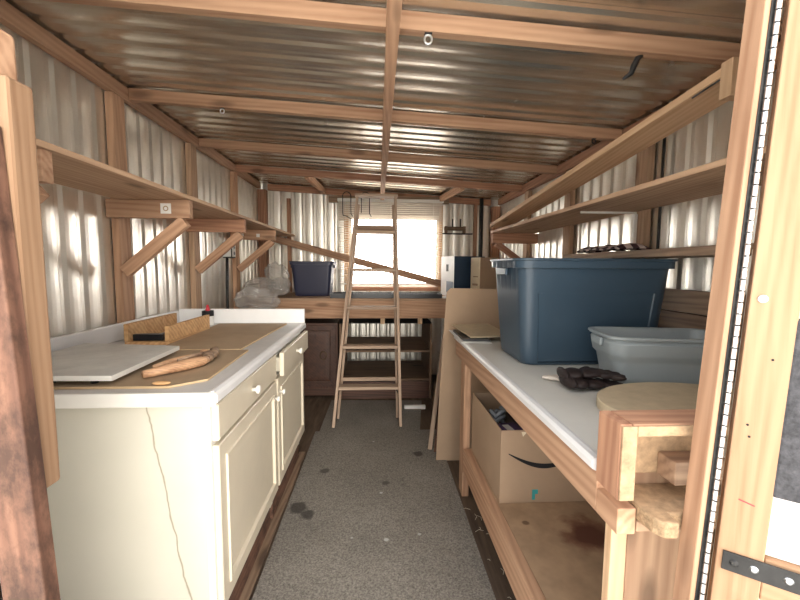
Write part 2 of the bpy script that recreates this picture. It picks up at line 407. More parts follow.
# top plates
def beam(name, x0, x1, y0, y1, h, m, drop, label):
    bm = bmesh.new(); v = []
    for x in (x0, x1):
        for y in (y0, y1):
            for k in (0, 1): v.append(bm.verts.new((x-(x0+x1)/2, y-(y0+y1)/2, zc(x)-drop-h*(1-k)-2.1)))
    for f in ((0, 1, 3, 2), (4, 6, 7, 5), (0, 4, 5, 1), (2, 3, 7, 6), (1, 5, 7, 3), (0, 2, 6, 4)): bm.faces.new([v[i] for i in f])
    mw = Matrix.Translation(((x0+x1)/2, (y0+y1)/2, 2.1))
    if y1-y0 > x1-x0:   # grain along y
        R = Matrix.Rotation(PI/2, 4, 'Z'); bmesh.ops.transform(bm, matrix=R.inverted(), verts=bm.verts); mw = mw @ R
    o = link(name, bm, m, None, mw, bevel=.002)
    return props(o, label, None, None, 'structure')
beam('ceiling_beam', XL+.012, XL+.05, YF+.02, 4.43, .068, 'pine', .016, 'pine top plate along the wall above the cream cabinets')
beam('ceiling_beam', XR-.05, XR-.012, YF+.02, 4.43, .068, 'pine_red', .016, 'pine top plate along the wall above the long shelves')
beam('ceiling_beam', XL+.11, XR-.11, 4.49, 4.528, .068, 'pine_red', .016, 'top plate over the end window')
RY = [(1.345, 'front rafter nearest the doorway'), (2.165, 'second rafter, carrying the small steel clip'), (2.955, 'third rafter from the doorway'), (3.68, 'fourth rafter, in front of the end wall')]
for i, (y, lb) in enumerate(RY):
    beam('ceiling_beam', XL+.052, XR-.052, y, y+.038, .058, ['pine', 'pine', 'pine', 'pine_red'][i], .016, lb)
o = board('ceiling_beam', (.045, .9, zc(.045)-.097), (.045, 4.46, zc(.045)-.097), .046, .042, 'pine'); props(o, 'centre beam running from doorway to window under the rafters', None, None, 'structure')
for x0, x1, lb in ((-.66, -.60, 'short brace block to the roof on the plastic bag side'), (.80, .70, 'short brace block to the roof on the pole side')):
    o = board('ceiling_beam', (x0, 3.73, zc(x0)-.06), (x1, 4.48, zc(x1)-.06), .06, .038, 'pine'); props(o, lb, None, None, 'structure')
# second, lower plate over the window and studs of the end wall
o = trim((-.55, .80), (4.455, 4.487), (1.99, 2.065), 'plank_grey', 'grey board nailed over the end window')
for x, lb in ((-1.0, 'dark stud between the far corner and the window'), (1.12, 'dark reddish stud beside the dark pole')):
    trim((x-.02, x+.02), (4.49, 4.53), (0, 2.03), 'pine_red', lb)
trim((-.385, -.335), (4.50, 4.53), (1.0, 1.98), 'pine_pale', 'pale jamb board of the end window on the tote side')
trim((-.33, .70), (4.49, 4.53), (1.0, 1.045), 'pine_red', 'wooden sill under the end window')
trim((.70, .74), (4.50, 4.53), (1.0, 1.98), 'pine_pale', 'pale jamb board of the end window on the pole side')
trim((-.33, .70), (4.50, 4.53), (1.86, 1.98), 'plank_grey', 'header board at the top of the end window')

# window
w = thing('window_1', (.185, YB, 1.45), 'bright end window with a lowered slatted blind', 'window', kind='structure')
for nm, x, z in (('frame', (WX0, WX1), (WZ0, WZ0+.03)), ('frame', (WX0, WX1), (WZ1-.03, WZ1)), ('frame', (WX0, WX0+.03), (WZ0, WZ1)), ('frame', (WX1-.03, WX1), (WZ0, WZ1)), ('mullion', (.17, .20), (WZ0, WZ1))):
    box('window_'+nm, x, (YB-.012, YB+.02), z, 'white_paint', w)
box('glass', (WX0+.03, WX1-.03), (YB+.003, YB+.006), (WZ0+.03, WZ1-.03), 'glass', w)
bl = thing('window_blind', (.14, 4.44, 2.0), 'cream slatted blind hanging over the bright end window', 'blind')
bm = bmesh.new()
z = 1.985
while z > 1.10:
    bm_box(1.16, .022, .0012, bm, (0, 0, 0)); vs = bm.verts[-8:]
    ang = math.radians(-38 if z > 1.80 else -14)
    bmesh.ops.transform(bm, matrix=Matrix.Translation((.14, 4.437, z)) @ Matrix.Rotation(ang, 4, 'X'), verts=list(vs))
    z -= .022 if z > 1.80 else .026
link('slats', bm, 'blind', bl)
box('head_rail', (-.45, .735), (4.42, 4.452), (1.995, 2.03), 'white_paint', bl)
box('bottom_rail', (-.44, .72), (4.427, 4.447), (1.075, 1.092), 'white_paint', bl)
for x in (-.36, .14, .62): tube('ladder_cord', [(x, 4.424, 1.99), (x, 4.424, 1.09)], .0015, 'white_paint', bl, 5)

# ------------------------------------------------------------------ base cabinets
def panel_door(name, y0, y1, z0, z1, x, parent, m='cream', th=.018, mould=.05, axis_out=1):
    """slab in the YZ plane facing +X with a routed panel outline"""
    bm = bmesh.new(); w, h = y1-y0, z1-z0
    rings = [(0, 0), (0, th-.003), (.003, th)]
    if mould: rings += [(mould, th), (mould+.003, th+.006), (mould+.012, th+.006), (mould+.017, th-.006), (mould+.05, th-.003)]
    else: rings += [(.014, th)]
    R = []
    for ins, d in rings:
        R.append([bm.verts.new((x+d, y, z)) for y, z in ((y0+ins, z0+ins), (y1-ins, z0+ins), (y1-ins, z1-ins), (y0+ins, z1-ins))])
    for a, b in zip(R, R[1:]):
        for k in range(4): bm.faces.new((a[k], a[(k+1) % 4], b[(k+1) % 4], b[k]))
    bm.faces.new(R[-1]); bm.faces.new(R[0][::-1])
    return link(name, bm, m, parent)
def base_cabinet(y0, y1, label, hinge, open_d):
    t = thing('base_cabinet', (-.80, (y0+y1)/2, 0), label, 'cabinet', 'cream base cabinets under the worktop')
    x0, x1 = -1.08, -.503
    box('side_panel', (x0, x1-.02), (y0, y0+.018), (.10, .873), 'cream_side', t, axis=0) if hinge else \
        link('side_panel', bm_box(x1-.02-x0, .018, .773), 'cab_side', t, Matrix.Translation(((x0+x1-.02)/2, y0+.009, .4865)))
    box('side_panel', (x0, x1-.02), (y1-.018, y1), (.10, .873), 'cream_side', t)
    box('back_panel', (x0-.01, x0), (y0, y1), (.10, .873), 'cream_side', t)
    box('bottom_panel', (x0, x1-.02), (y0+.018, y1-.018), (.185, .20), 'cream_side', t)
    bm = bmesh.new()
    for ya, yb, za, zb in ((y0, y0+.035, .17, .873), (y1-.035, y1, .17, .873), (y0+.035, y1-.035, .84, .873), (y0+.035, y1-.035, .70, .74), (y0+.035, y1-.035, .17, .21)):
        bm_box(.02, yb-ya, zb-za, bm, (x1-.01, (ya+yb)/2, (za+zb)/2))
    link('face_frame', bm, 'white_paint', t, bevel=.001)
    box('toe_board', (x1-.04, x1-.022), (y0+.02, y1-.02), (.0, .17), 'pine_old', t)
    d = panel_door('door', y0+.012, y1-.012, .195, .735, x1+.001, t)
    LOC[d] = Matrix.Identity(4)
    ky = y1-.05 if not hinge else y0+.05
    k = knob('knob', (x1+.019, ky, .66), (1, 0, 0), .014, 'white_paint', d)
    e = open_d
    dr = panel_door('drawer', y0+.012, y1-.012, .75, .865, x1+.001+e, t, mould=0, th=.02)
    LOC[dr] = Matrix.Identity(4)
    knob('knob', (x1+.021+e, (y0+y1)/2-.02, .808), (1, 0, 0), .017, 'white_paint', dr)
    if e:
        box('drawer_box', (x1-.40, x1+e), (y0+.04, y1-.04), (.765, .835), 'cream_side', dr)
    return t
base_cabinet(1.165, 1.865, 'cream base cabinet by the doorway with a cracked side panel', False, 0)
base_cabinet(1.870, 2.545, 'cream base cabinet farther from the doorway, its drawer slightly pulled out', True, .028)
# plank along the cabinets' foot
o = box('floor_plank', (-.535, -.492), (1.2, 2.6), (.0, .018), 'plank_grey'); props(o, 'brown plank lying on the floor along the cabinet foot beside the carpet', 'plank')
# worktop
t = thing('worktop', (-.87, 1.85, .873), 'white laminate worktop with upstands lying on the cream cabinets', 'worktop')
def worktop():
    bm = bmesh.new(); prof = [(-1.285, .876), (-1.285, .912), (-.498, .912), (-.484, .917), (-.474, .913), (-.470, .902), (-.470, .882), (-.476, .876)]
    a = [bm.verts.new((x, 1.145, z)) for x, z in prof]; b = [bm.verts.new((x, 2.56, z)) for x, z in prof]
    bm.faces.new(a); bm.faces.new(b[::-1]); n = len(prof)
    for i in range(n):
        f = bm.faces.new((a[i], a[(i+1) % n], b[(i+1) % n], b[i])); f.material_index = 1 if i == 1 else 0
    return bm
link('slab', worktop(), 'white_lam', t, mats=['worn_top'])
box('near_edge_strip', (-1.285, -.472), (1.135, 1.146), (.872, .914), 'white_paint', t)
box('back_upstand', (-1.285, -1.262), (1.146, 2.56), (.912, .995), 'white_lam', t, bevel=.005)
box('end_upstand', (-1.262, -.475), (2.535, 2.56), (.912, 1.005), 'white_lam', t, bevel=.005)
# things on the worktop
Zt = .912
prism('hardboard_sheet', [(-1.24, 1.185), (-.63, 1.185), (-.545, 1.26), (-.56, 1.70), (-1.24, 1.70)], Zt+.001, Zt+.008, 'hardboard', mats=['hard_edge'], side=1)
props(bpy.data.objects['hardboard_sheet'], 'brown hardboard sheet under the wooden shears at the near end of the worktop', 'sheet')
o = prism('hardboard_sheet', [(-.955, 1.712), (-.60, 1.712), (-.575, 2.48), (-.99, 2.48)], Zt+.001, Zt+.008, 'hardboard', mats=['hard_edge'], side=1)
props(o, 'brown hardboard sheet between the mitre box and the far upstand', 'sheet')
t = thing('white_board', (-1.0, 1.45, Zt), 'scuffed white board raised on black feet at the near end of the worktop', 'board')
wb = [(-1.235, 1.20), (-.795, 1.19), (-.815, 1.63), (-1.235, 1.70)]
prism('panel', wb, Zt+.024, Zt+.040, 'board_white', t, mats=['white_paint'], side=1)
for x, y in ((-1.0, 1.23), (-.87, 1.225), (-.86, 1.55), (-1.19, 1.6)):
    tube('foot', [(x, y, Zt+.0085), (x, y, Zt+.024)], .011, 'black', t, 10)
# mitre box
t = thing('mitre_box', (-1.06, 2.06, Zt), 'small wooden mitre box standing near the white upstand', 'mitre box')
th = math.radians(3)
bx0, bx1, by0, by1 = -1.165, -.965, 1.84, 2.28
box('base_board', (bx0, bx1), (by0, by1), (Zt+.001, Zt+.017), 'box_wood', t)
for nm, xa, xb, zt in (('back_fence', bx0, bx0+.018, .098), ('front_fence', bx1-.018, bx1, .088)):
    bm = bmesh.new(); ys = [by0, by0+.13, by0+.133, by0+.21, by0+.213, by0+.30, by0+.303, by0+.38, by0+.383, by1]
    for i in range(0, len(ys), 2): bm_box(xb-xa, ys[i+1]-ys[i], zt-.018, bm, ((xa+xb)/2, (ys[i]+ys[i+1])/2, Zt+.018+(zt-.018)/2))
    for i in range(1, len(ys)-1, 2): bm_box(xb-xa, .004, .02, bm, ((xa+xb)/2, (ys[i]+ys[i+1])/2, Zt+.028))
    link(nm, bm, 'box_wood', t)
t = thing('hand_saw_blade', (-1.15, 1.9, Zt+.018), 'black clamp tool lying inside the wooden mitre box', 'tool')
t.name = 'bar_clamp'
board('bar', (-1.08, 1.86, Zt+.026), (-1.07, 2.15, Zt+.026), .012, .02, 'black', t)
board('jaw', (-1.135, 1.865, Zt+.034), (-1.0, 1.865, Zt+.034), .03, .025, 'black', t)
tube('handle', [(-1.13, 1.90, Zt+.036), (-1.02, 1.92, Zt+.036)], .009, 'dark_steel', t)
# paint can / glue bottle
t = thing('glue_tin', (-1.06, 2.44, Zt), 'small white tin with a black top and red cap by the far upstand', 'tin')
mt = Matrix.Translation((-1.055, 2.47, Zt+.001))
link('body', bm_lathe([(0, 0), (.033, 0), (.033, .055), (.0, .055)], 20, None, mt), 'white_card', t)
link('label_band', bm_lathe([(0, .056), (.034, .056), (.034, .088), (0, .088)], 20, None, mt), 'ink', t)
link('cap', bm_lathe([(0, .0885), (.015, .0885), (.013, .10), (.005, .125), (0, .126)], 14, None, mt), 'red', t, smooth=True)
# shears
t = thing('wooden_shears', (-.72, 1.42, Zt+.009), 'wooden handled shears lying on the hardboard sheet', 'shears')
z0 = Zt+.009
tube('handle', [(-.80, 1.262, z0+.017), (-.74, 1.285, z0+.02), (-.68, 1.315, z0+.021), (-.625, 1.35, z0+.02), (-.60, 1.385, z0+.02)], .016, 'tool_wood', t, 12, radii=[.012, .016, .0185, .0165, .012])
tube('handle', [(-.775, 1.37, z0+.013), (-.73, 1.40, z0+.018), (-.68, 1.425, z0+.02), (-.63, 1.44, z0+.02), (-.60, 1.43, z0+.02)], .012, 'tool_wood', t, 12, radii=[.007, .010, .012, .013, .011])
blob('joint', [((-.60, 1.41, z0+.022), (.022, .04, .021), 0, 0), ((-.575, 1.46, z0+.021), (.018, .03, .019), -.3, 0)], .005, 'plank_grey', t)
tube('jaw', [(-.575, 1.46, z0+.022), (-.565, 1.51, z0+.024), (-.575, 1.56, z0+.018)], .012, 'plank_grey', t, 10, radii=[.016, .014, .006])
tube('jaw', [(-.60, 1.45, z0+.022), (-.61, 1.50, z0+.022), (-.60, 1.555, z0+.016)], .012, 'tool_wood', t, 10, radii=[.014, .013, .006])
tube('lever', [(-.70, 1.33, z0+.035), (-.65, 1.38, z0+.038), (-.60, 1.43, z0+.034)], .006, 'plank_grey', t, 8)
t.location = (-.745, 1.429, Zt+.009); t.rotation_euler = (0, 0, math.radians(28))
o = blob('wood_chip', [((-.655, 1.195, z0+.006), (.028, .011, .0065), .1, 0)], .003, 'box_wood'); props(o, 'small pale wood chip on the near edge of the hardboard', 'chip')

# ------------------------------------------------------------------ left wall shelf and brackets
o = box('wall_shelf', (XL+.052, -.915), (.80, 4.40), (1.602, 1.621), 'pine_shelf'); props(o, 'long wooden shelf on triangular brackets above the cream cabinets', 'shelf')
bl_lab = ['triangular wooden shelf bracket closest to the doorway', 'triangular wooden shelf bracket with a square white label, above the white board',
          'triangular wooden shelf bracket above the small tin', 'triangular wooden shelf bracket with two small pale tags, over the plastic bags']
for i, y in enumerate([1.195, 2.04, 2.83, 3.64]):
    t = thing('shelf_bracket', (-1.28, y-.019, 1.25), bl_lab[i], 'bracket', 'brackets under the long shelf')
    box('arm', (XL+.014, -.925), (y-.039, y-.001), (1.512, 1.601), ['pine', 'pine', 'pine_red', 'pine'][i], t)
    board('brace', (-1.255, y-.02, 1.245), (-.955, y-.02, 1.50), .058, .036, 'pine', t, up=(0, 0, 1))
    if i == 1:
        box('square_label', (-1.062, -1.012), (y-.0405, y-.039), (1.533, 1.583), 'paper', t)
        link('printed_ring', bm_lathe([(.008, 0), (.013, 0), (.013, .0006), (.008, .0006), (.008, 0)], 20, None, Matrix.Translation((-1.037, y-.0407, 1.558)) @ Matrix.Rotation(PI/2, 4, 'X')), 'hardboard', t)
    if i == 3:
        box('paper_tag', (-1.23, -1.20), (y-.0405, y-.039), (1.535, 1.565), 'paper', t); box('paper_tag', (-1.09, -1.06), (y-.0405, y-.039), (1.535, 1.565), 'paper', t)
# outlet
t = thing('electrical_outlet', (-1.29, 3.47, 1.35), 'electrical outlet box on the metal wall below the shelf and before the last bracket', 'outlet')
box('box', (-1.322, -1.245), (3.42, 3.51), (1.345, 1.475), 'dark_steel', t, bevel=.004)
box('cover_plate', (-1.32, -1.25), (3.414, 3.419), (1.355, 1.465), 'white_card', t)
box('cover_plate', (-1.2445, -1.24), (3.43, 3.50), (1.355, 1.465), 'white_card', t)
for z in (1.385, 1.437): link('socket', bm_lathe([(0, 0), (.015, 0), (.015, .003), (0, .003)], 14, None, Matrix.Translation((-1.2399, 3.465, z)) @ Matrix.Rotation(PI/2, 4, 'Y')), 'grey_cable', t)
tube('conduit', [(-1.30, 3.46, 1.345), (-1.30, 3.45, 1.2), (-1.30, 3.44, 1.05), (-1.30, 3.44, .3)], .012, 'dark_steel', t)

# ------------------------------------------------------------------ end bench
t = thing('end_bench', (0, 4.0, 0), 'wooden workbench across the end wall under the window', 'bench')
box('apron', (-1.27, 1.33), (3.60, 3.638), (.80, .965), 'pine', t)
box('top', (-1.27, 1.33), (3.60, 4.40), (.966, .985), 'pine_shelf', t)
for x in (.045, .40, -1.2, 1.25): box('leg', (x-.02, x+.02), (3.645, 3.70), (0 if abs(x) > 1 else .74, .80 if abs(x) > 1 else .965), 'pine_pale' if abs(x) < 1 else 'pine', t)
# dark cabinet
t = thing('dark_cabinet', (-.62, 3.9, 0), 'dark brown wooden cabinet with a ring handle under the end bench', 'cabinet')
box('body', (-1.18, -.385), (3.73, 4.40), (.03, .735), 'cab_brown', t, axis=2)
panel_door('door', 0, .5, 0, .6, 0, t, m='cab_brown')
d = t.children[-1]; d.matrix_basis = LOC[t].inverted() @ Matrix.Translation((-.90, 3.729, .12)) @ Matrix.Rotation(-PI/2, 4, 'Z')
LOC[d] = Matrix.Translation((-.90, 3.729, .12)) @ Matrix.Rotation(-PI/2, 4, 'Z')
pts = [(-.52+.03*math.cos(a*PI/8), 3.695, .43+.04*math.sin(a*PI/8)) for a in range(16)]
tube('ring_handle', pts, .005, 'brass_dark', d, 6, True)
box('base_skirt', (-1.18, -.385), (3.722, 3.73), (.03, .10), 'cab_brown', t)
# open shelving
t = thing('shelving_unit', (.1, 3.9, 0), 'open dark wooden shelving unit under the end bench behind the stepladder', 'shelving')
for x in (-.365, .50): box('side_panel', (x, x+.02), (3.68, 4.42), (0, .735), 'plank_dark', t, axis=2)
for z, m in ((.20, 'plank_dark'), (.48, 'plank_dark')): box('shelf', (-.344, .499), (3.68, 4.42), (z-.018, z), m, t)
box('top', (-.365, .52), (3.705, 4.42), (.736, .745), 'black_matte', t)
box('kick_panel', (-.344, .499), (3.70, 3.715), (.0, .17), 'cab_brown', t)
o = box('white_strip', (.24, .43), (3.40, 3.43), (.001, .035), 'white_card'); props(o, 'short white strip of board on the floor before the shelving', 'strip')
# things on the end bench
def rrect(L, W, r, n=8):
    pts = []
    for cx, cy, a0 in ((L/2-r, W/2-r, 0), (-L/2+r, W/2-r, 90), (-L/2+r, -W/2+r, 180), (L/2-r, -W/2+r, 270)):
        for k in range(n+1):
            a = math.radians(a0+90*k/n); pts.append((cx+r*math.cos(a), cy+r*math.sin(a)))
    # subdivide straight runs
    out = []
    for i, p in enumerate(pts):
        q = pts[(i+1) % len(pts)]; out.append(p); d = math.dist(p, q)
        if d > .05:
            m = int(d/.012)
            for k in range(1, m): out.append((p[0]+(q[0]-p[0])*k/m, p[1]+(q[1]-p[1])*k/m))
    return out
def tote(name, loc, rz, L, W, H, m, label, r=.05, taper=.05, rim=.016, rimh=.035, recess=True, ledge=False, ribs=True, group=None):
    t = thing(name, loc, label, 'storage tote', group); t.rotation_euler = (0, 0, rz)
    LOC[t] = Matrix.Identity(4)
    base = rrect(L, W, r); n = len(base)
    bm = bmesh.new()
    def ring(grow, z, inner=False):
        vs = []
        for x, y in base:
            sx = (L/2+grow)/(L/2); sy = (W/2+grow)/(W/2)
            px, py = x*sx, y*sy
            if recess and not inner and z < H*.68 and z > .012:
                if abs(x) < L/2-.07 and abs(abs(y)-W/2) < 1e-3:
                    e = min(1, (L/2-.07-abs(x))/.02); py -= math.copysign(.025*e, y)
            if ribs and not inner and H-rimh-.07 < z < H-.008 and abs(abs(x)-L/2) < 1e-3 and abs(y) < W*.32:
                px += math.copysign(.004*(1 if math.sin(y*210) > 0 else 0), x)
            vs.append(bm.verts.new((px, py, z)))
        return vs
    R = []
    def g(z): return -taper*(1-z/H)
    zs = [(g(0)-.006, 0), (g(0), .010), (g(.013), .013)]
    k = 12
    for i in range(1, k):
        z = .013+(H-rimh-.013)*i/k; off = 0
        if ledge and z > H*.5: off = .009
        zs.append((g(z)+off, z))
    if recess: zs += [(g(H*.678), H*.678), (g(H*.683), H*.683)]
    zs.sort(key=lambda q: q[1])
    zs += [(g(H-rimh), H-rimh), (rim*.75, H-rimh+.001), (rim*.8, H-.010), (rim*1.2, H-.008), (rim*1.2, H-.002), (rim, H), (.004, H), (-.003, H-.002)]
    for gr, z in zs: R.append(ring(gr, z))
    for gr, z in ((g(H*.5)-.004, H*.5), (g(.01)-.004, .014)): R.append(ring(gr, z, True))
    for a, b in zip(R, R[1:]):
        for i in range(n): bm.faces.new((a[i], a[(i+1) % n], b[(i+1) % n], b[i]))
    bm.faces.new(R[0][::-1]); bm.faces.new(R[-1])
    o = link('body', bm, m, t, smooth=True)
    s = o.modifiers.new('edges', 'EDGE_SPLIT'); s.split_angle = math.radians(38)
    # moulded handle at each short end
    for s_ in (-1, 1):
        bmh = bm_box(.012, W*.34, .030, None, (s_*(L/2+rim*.5+.006), 0, H-rimh-.016))
        link('handle', bmh, m, t, bevel=.004)
    LOC[t] = Matrix.Translation(loc) @ Matrix.Rotation(rz, 4, 'Z')
    return t
Zb = .985
tote('storage_tote', (-.645, 3.98, Zb+.001), 0, .40, .30, .34, 'tote_navy', 'navy blue storage tote on the end bench beside the plastic bags', r=.04, taper=.03, recess=False)
# bags
t = thing('plastic_bag', (-1.05, 3.78, Zb), 'crumpled clear plastic bag heaped in the far corner of the end bench', 'bag')
def crumple(nm, c, r, amp, f, seed, flat=None):
    bm = bmesh.new(); bmesh.ops.create_icosphere(bm, subdivisions=6, radius=1)
    for v in bm.verts:
        n = v.co.normalized(); q = n*f + Vector((seed, seed*1.7, -seed))
        q = q + Vector((noise.noise(q*.6), noise.noise(q*.6+Vector((9, 0, 0))), noise.noise(q*.6+Vector((0, 9, 0)))))*.9
        ridge = (.5-abs(noise.noise(q)))*1.0 + (.5-abs(noise.noise(q*2.1)))*.20
        k = 1+amp*(ridge-.58)
        v.co = Vector((c[0]+n.x*r[0]*k, c[1]+n.y*r[1]*k, c[2]+n.z*r[2]*k))
        if flat is not None: v.co.z = max(v.co.z, flat+.002)
    return link(nm, bm, 'bag', t, smooth=True)
crumple('film', (-1.07, 3.82, Zb+.085), (.22, .14, .11), .8, 1.25, 3.1, Zb)
crumple('film', (-1.00, 3.93, Zb+.20), (.13, .10, .14), .7, 1.15, 8.4, Zb)
crumple('film', (-.93, 3.76, Zb+.10), (.12, .10, .09), .7, 1.2, 5.5, Zb)
crumple('front_film', (-1.05, 3.46, Zb-.0), (.21, .08, .12), .75, 1.4, 12.2)
# cartons
def carton(name, cx, cy, rz, L, W, H, z, front, sidem, label, parts):
    t = thing(name, (cx, cy, z), label, 'carton'); t.rotation_euler = (0, 0, rz)
    LOC[t] = Matrix.Identity(4)
    bm = bm_box(L, W, H, None, (0, 0, H/2))
    bm.faces.ensure_lookup_table()
    for f in bm.faces:
        n = f.calc_center_median()
        f.material_index = 1 if n.x < -L*.4 else 0
    link('body', bm, front, t, mats=[sidem], bevel=.002)
    for nm, bx, m in parts:
        (x0, x1), (y0, y1), (za, zb) = bx; link(nm, bm_box(x1-x0, y1-y0, zb-za, None, ((x0+x1)/2, (y0+y1)/2, (za+zb)/2)), m, t)
    return t
carton('carton', .865, 3.98, .22, .33, .34, .40, Zb+.001, 'navy_card', 'white_card', 'navy carton with one white side standing on the end bench',
       [('hand_hole', ((-.1665, -.165), (-.03, .03), (.25, .32)), 'ink'), ('printed_patch', ((-.1665, -.165), (-.15, .02), (.04, .15)), 'navy_card'),
        ('printed_panel', ((.02, .15), (-.1715, -.17), (.03, .08)), 'grey_cable')])
carton('carton', 1.02, 3.70, .42, .22, .14, .385, Zb+.001, 'card', 'cream_card', 'tall cream and tan carton in front of the navy carton', [('printed_lines', ((-.111, -.11), (-.04, .04), (.12, .14)), 'card'), ('printed_lines', ((-.111, -.11), (-.04, .03), (.2, .21)), 'card')])
o = tube('metal_pole', [(1.12, 4.25, Zb+.001), (1.12, 4.25, 2.02)], .022, 'dark_steel'); props(o, 'dark upright metal pole rising from the end bench', 'pole')
# black tray and paper
t = thing('flat_tray', (.15, 3.75, Zb), 'long flat black tray on the end bench behind the stepladder', 'tray')
bm = bm_box(1.04, .24, .006, None, (.08, 3.745, Zb+.004))
for c, s_ in (((.08, 3.628, Zb+.022), (1.04, .008, .042)), ((.08, 3.862, Zb+.022), (1.04, .008, .042)), ((-.437, 3.745, Zb+.022), (.008, .24, .042)), ((.597, 3.745, Zb+.022), (.008, .24, .042))): bm_box(*s_, bm, c)
link('body', bm, 'black', t)
prism('paper_sheet', [(-.42, 3.90), (-.06, 3.92), (-.08, 4.25), (-.42, 4.22)], Zb+.001, Zb+.004, 'paper'); props(bpy.data.objects['paper_sheet'], 'white paper sheet on the end bench beside the navy tote', 'paper')
o = prism('paper_sheet', [(.06, 3.96), (.55, 3.93), (.58, 4.3), (.08, 4.32)], Zb+.001, Zb+.006, 'paper'); props(o, 'white paper sheet on the end bench behind the black tray', 'paper')
o = prism('paper_sheet', [(.61, 3.62), (.675, 3.63), (.67, 3.78), (.61, 3.78)], Zb+.001, Zb+.008, 'paper'); props(o, 'small white paper pad on the end bench beside the navy carton', 'paper')
o = board('leaning_board', (-1.23, 4.395, 1.60), (.86, 4.395, 1.05), .075, .02, 'pine', up=(0, 0, 1)); props(o, 'long thin board slanting down across the window', 'board')
# peg rack on the end wall
t = thing('peg_rack', (.92, 4.5, 1.72), 'small dark wooden rack with upright pegs on the end wall beside the blind', 'rack')
box('bar', (.76, 1.00), (4.48, 4.53), (1.70, 1.74), 'plank_dark', t); box('rail', (.74, 1.09), (4.49, 4.53), (1.655, 1.668), 'dark_steel', t)
for x in (.78, .99): box('end_block', (x-.015, x+.015), (4.475, 4.53), (1.668, 1.745), 'plank_dark', t)
for x in (.855, .945): tube('peg', [(x, 4.50, 1.74), (x, 4.50, 1.83)], .008, 'dark_steel', t)
# two wire hooks above the ladder
for x, lb in ((-.345, 'black wire loop hook hanging beside the ladder top'), (-.14, 'black wire loop hook hanging behind the ladder top rung')):
    y = 4.40; w = .045
    pts = [(x-w, y, 1.87)]+[(x-w, y, 2.02)]+[(x-w*math.cos(a*PI/8), y, 2.05+w*math.sin(a*PI/8)) for a in range(9)]+[(x+w, y, 2.02), (x+w, y, 1.86), (x+w+.02, y, 1.83)]
    if x < -.3: pts = [(x+.05, y, 1.80), (x, y, 1.83), (x-w*.9, y, 1.84)] + pts
    o = tube('wire_hook', pts, .0045, 'dark_steel'); props(o, lb, 'hook', None)

# ------------------------------------------------------------------ stepladder
t = thing('stepladder', (-.08, 3.05, 0), 'folded wooden stepladder leaning against the end bench', 'ladder')
def LP(s, u, back=0): # u = height 0..1 ; s = -1/1
    w = .265 + (.165-.265)*u
    cx = -.083 + .075*u*.9
    return Vector((cx+s*w, 3.00+.46*u+back, .016+1.86*u))
for s in (-1, 1):
    board('side_rail', LP(s, 0), LP(s, 1), .06, .022, 'ladder_wood', t, up=(0, 1, 0))
    board('rear_rail', LP(s*.93, 0, .17)+Vector((0, 0, .004)), LP(s*.9, .97, .06), .035, .02, 'ladder_wood', t, up=(0, 1, 0))
for z in (.30, .615, .925, 1.235, 1.555):
    u = z/1.86; a = LP(-1, u)+Vector((.012, 0, 0)); b = LP(1, u)-Vector((.012, 0, 0))
    board('step', a, b, .024, .09, 'ladder_wood', t, up=(0, 0, 1))
a = LP(-1.12, 1.0); b = LP(1.12, 1.0)
board('top_cap', a+Vector((0, .02, .018)), b+Vector((0, .02, .018)), .02, .12, 'ladder_wood', t, up=(0, 0, 1))
for u in (.175, .855): board('rear_crossbar', LP(-.9, u, .14-.08*u), LP(.9, u, .14-.08*u), .06 if u > .5 else .03, .015, 'ladder_wood' if u < .5 else 'plank_grey', t, up=(0, 0, 1))
board('spreader', LP(.8, .17, .04), LP(.98, .11, .13), .01, .006, 'dark_steel', t)

# ------------------------------------------------------------------ side bench on the tote side
Zr = .88
t = thing('side_bench', (.9, 1.4, 0), 'long wooden workbench with a white laminate top along the shelf wall', 'bench')
bm = bmesh.new(); prof = [(1.345, Zr-.028), (.466, Zr-.028), (.458, Zr-.024), (.456, Zr-.008), (.462, Zr), (.474, Zr+.001), (.484, Zr-.002), (1.345, Zr-.002)]
a = [bm.verts.new((x, .775, z)) for x, z in prof]; b = [bm.verts.new((x, 2.30, z)) for x, z in prof]
bm.faces.new(a); bm.faces.new(b[::-1])
for i in range(len(prof)):
    f = bm.faces.new((a[i], a[(i+1) % 8], b[(i+1) % 8], b[i])); f.material_index = 1 if i in (6,) else 0
link('top', bm, 'white_lam', t, mats=['white_top'])
box('apron', (.470, .508), (.775, 2.30), (.760, .851), 'pine', t)
box('apron_end', (.470, .508), (.70, .7745), (.760, .814), 'pine', t, axis=1)
box('end_apron', (.510, 1.33), (.70, .738), (.765, .787), 'pine_shelf', t)
box('leg', (.509, .545), (.775, .80), (0, .85), 'pine_pale', t)
box('leg', (1.27, 1.31), (.745, .80), (0, .759), 'pine', t)
box('leg', (.472, .510), (2.06, 2.145), (0, .759), 'pine', t)
box('leg', (1.27, 1.31), (2.06, 2.145), (0, .759), 'pine', t)
box('end_panel', (.546, .69), (.775, .79), (0, .85), 'pine_shelf', t, axis=2)
link('lower_shelf', bm_box(.81, 1.24, .015, None, (.915, 1.43, 0)), 'shelf_ply', t, Matrix.Translation((0, 0, .2775)))
box('lower_rail', (.472, .510), (.81, 2.05), (.155, .284), 'pine', t)
box('lower_rail', (1.29, 1.32), (.81, 2.05), (.155, .269), 'pine', t)
# boards against wall
for z0, z1, lb, m in ((1.095, 1.19, 'upper of two dark planks on edge against the wall behind the grey tote', 'plank_grey'), (.882, 1.09, 'lower and wider dark plank on edge against the wall behind the grey tote', 'plank_dark')):
    o = box('wall_plank', (1.322, 1.354), (.85, 1.93), (z0, z1), m); props(o, lb, 'plank')
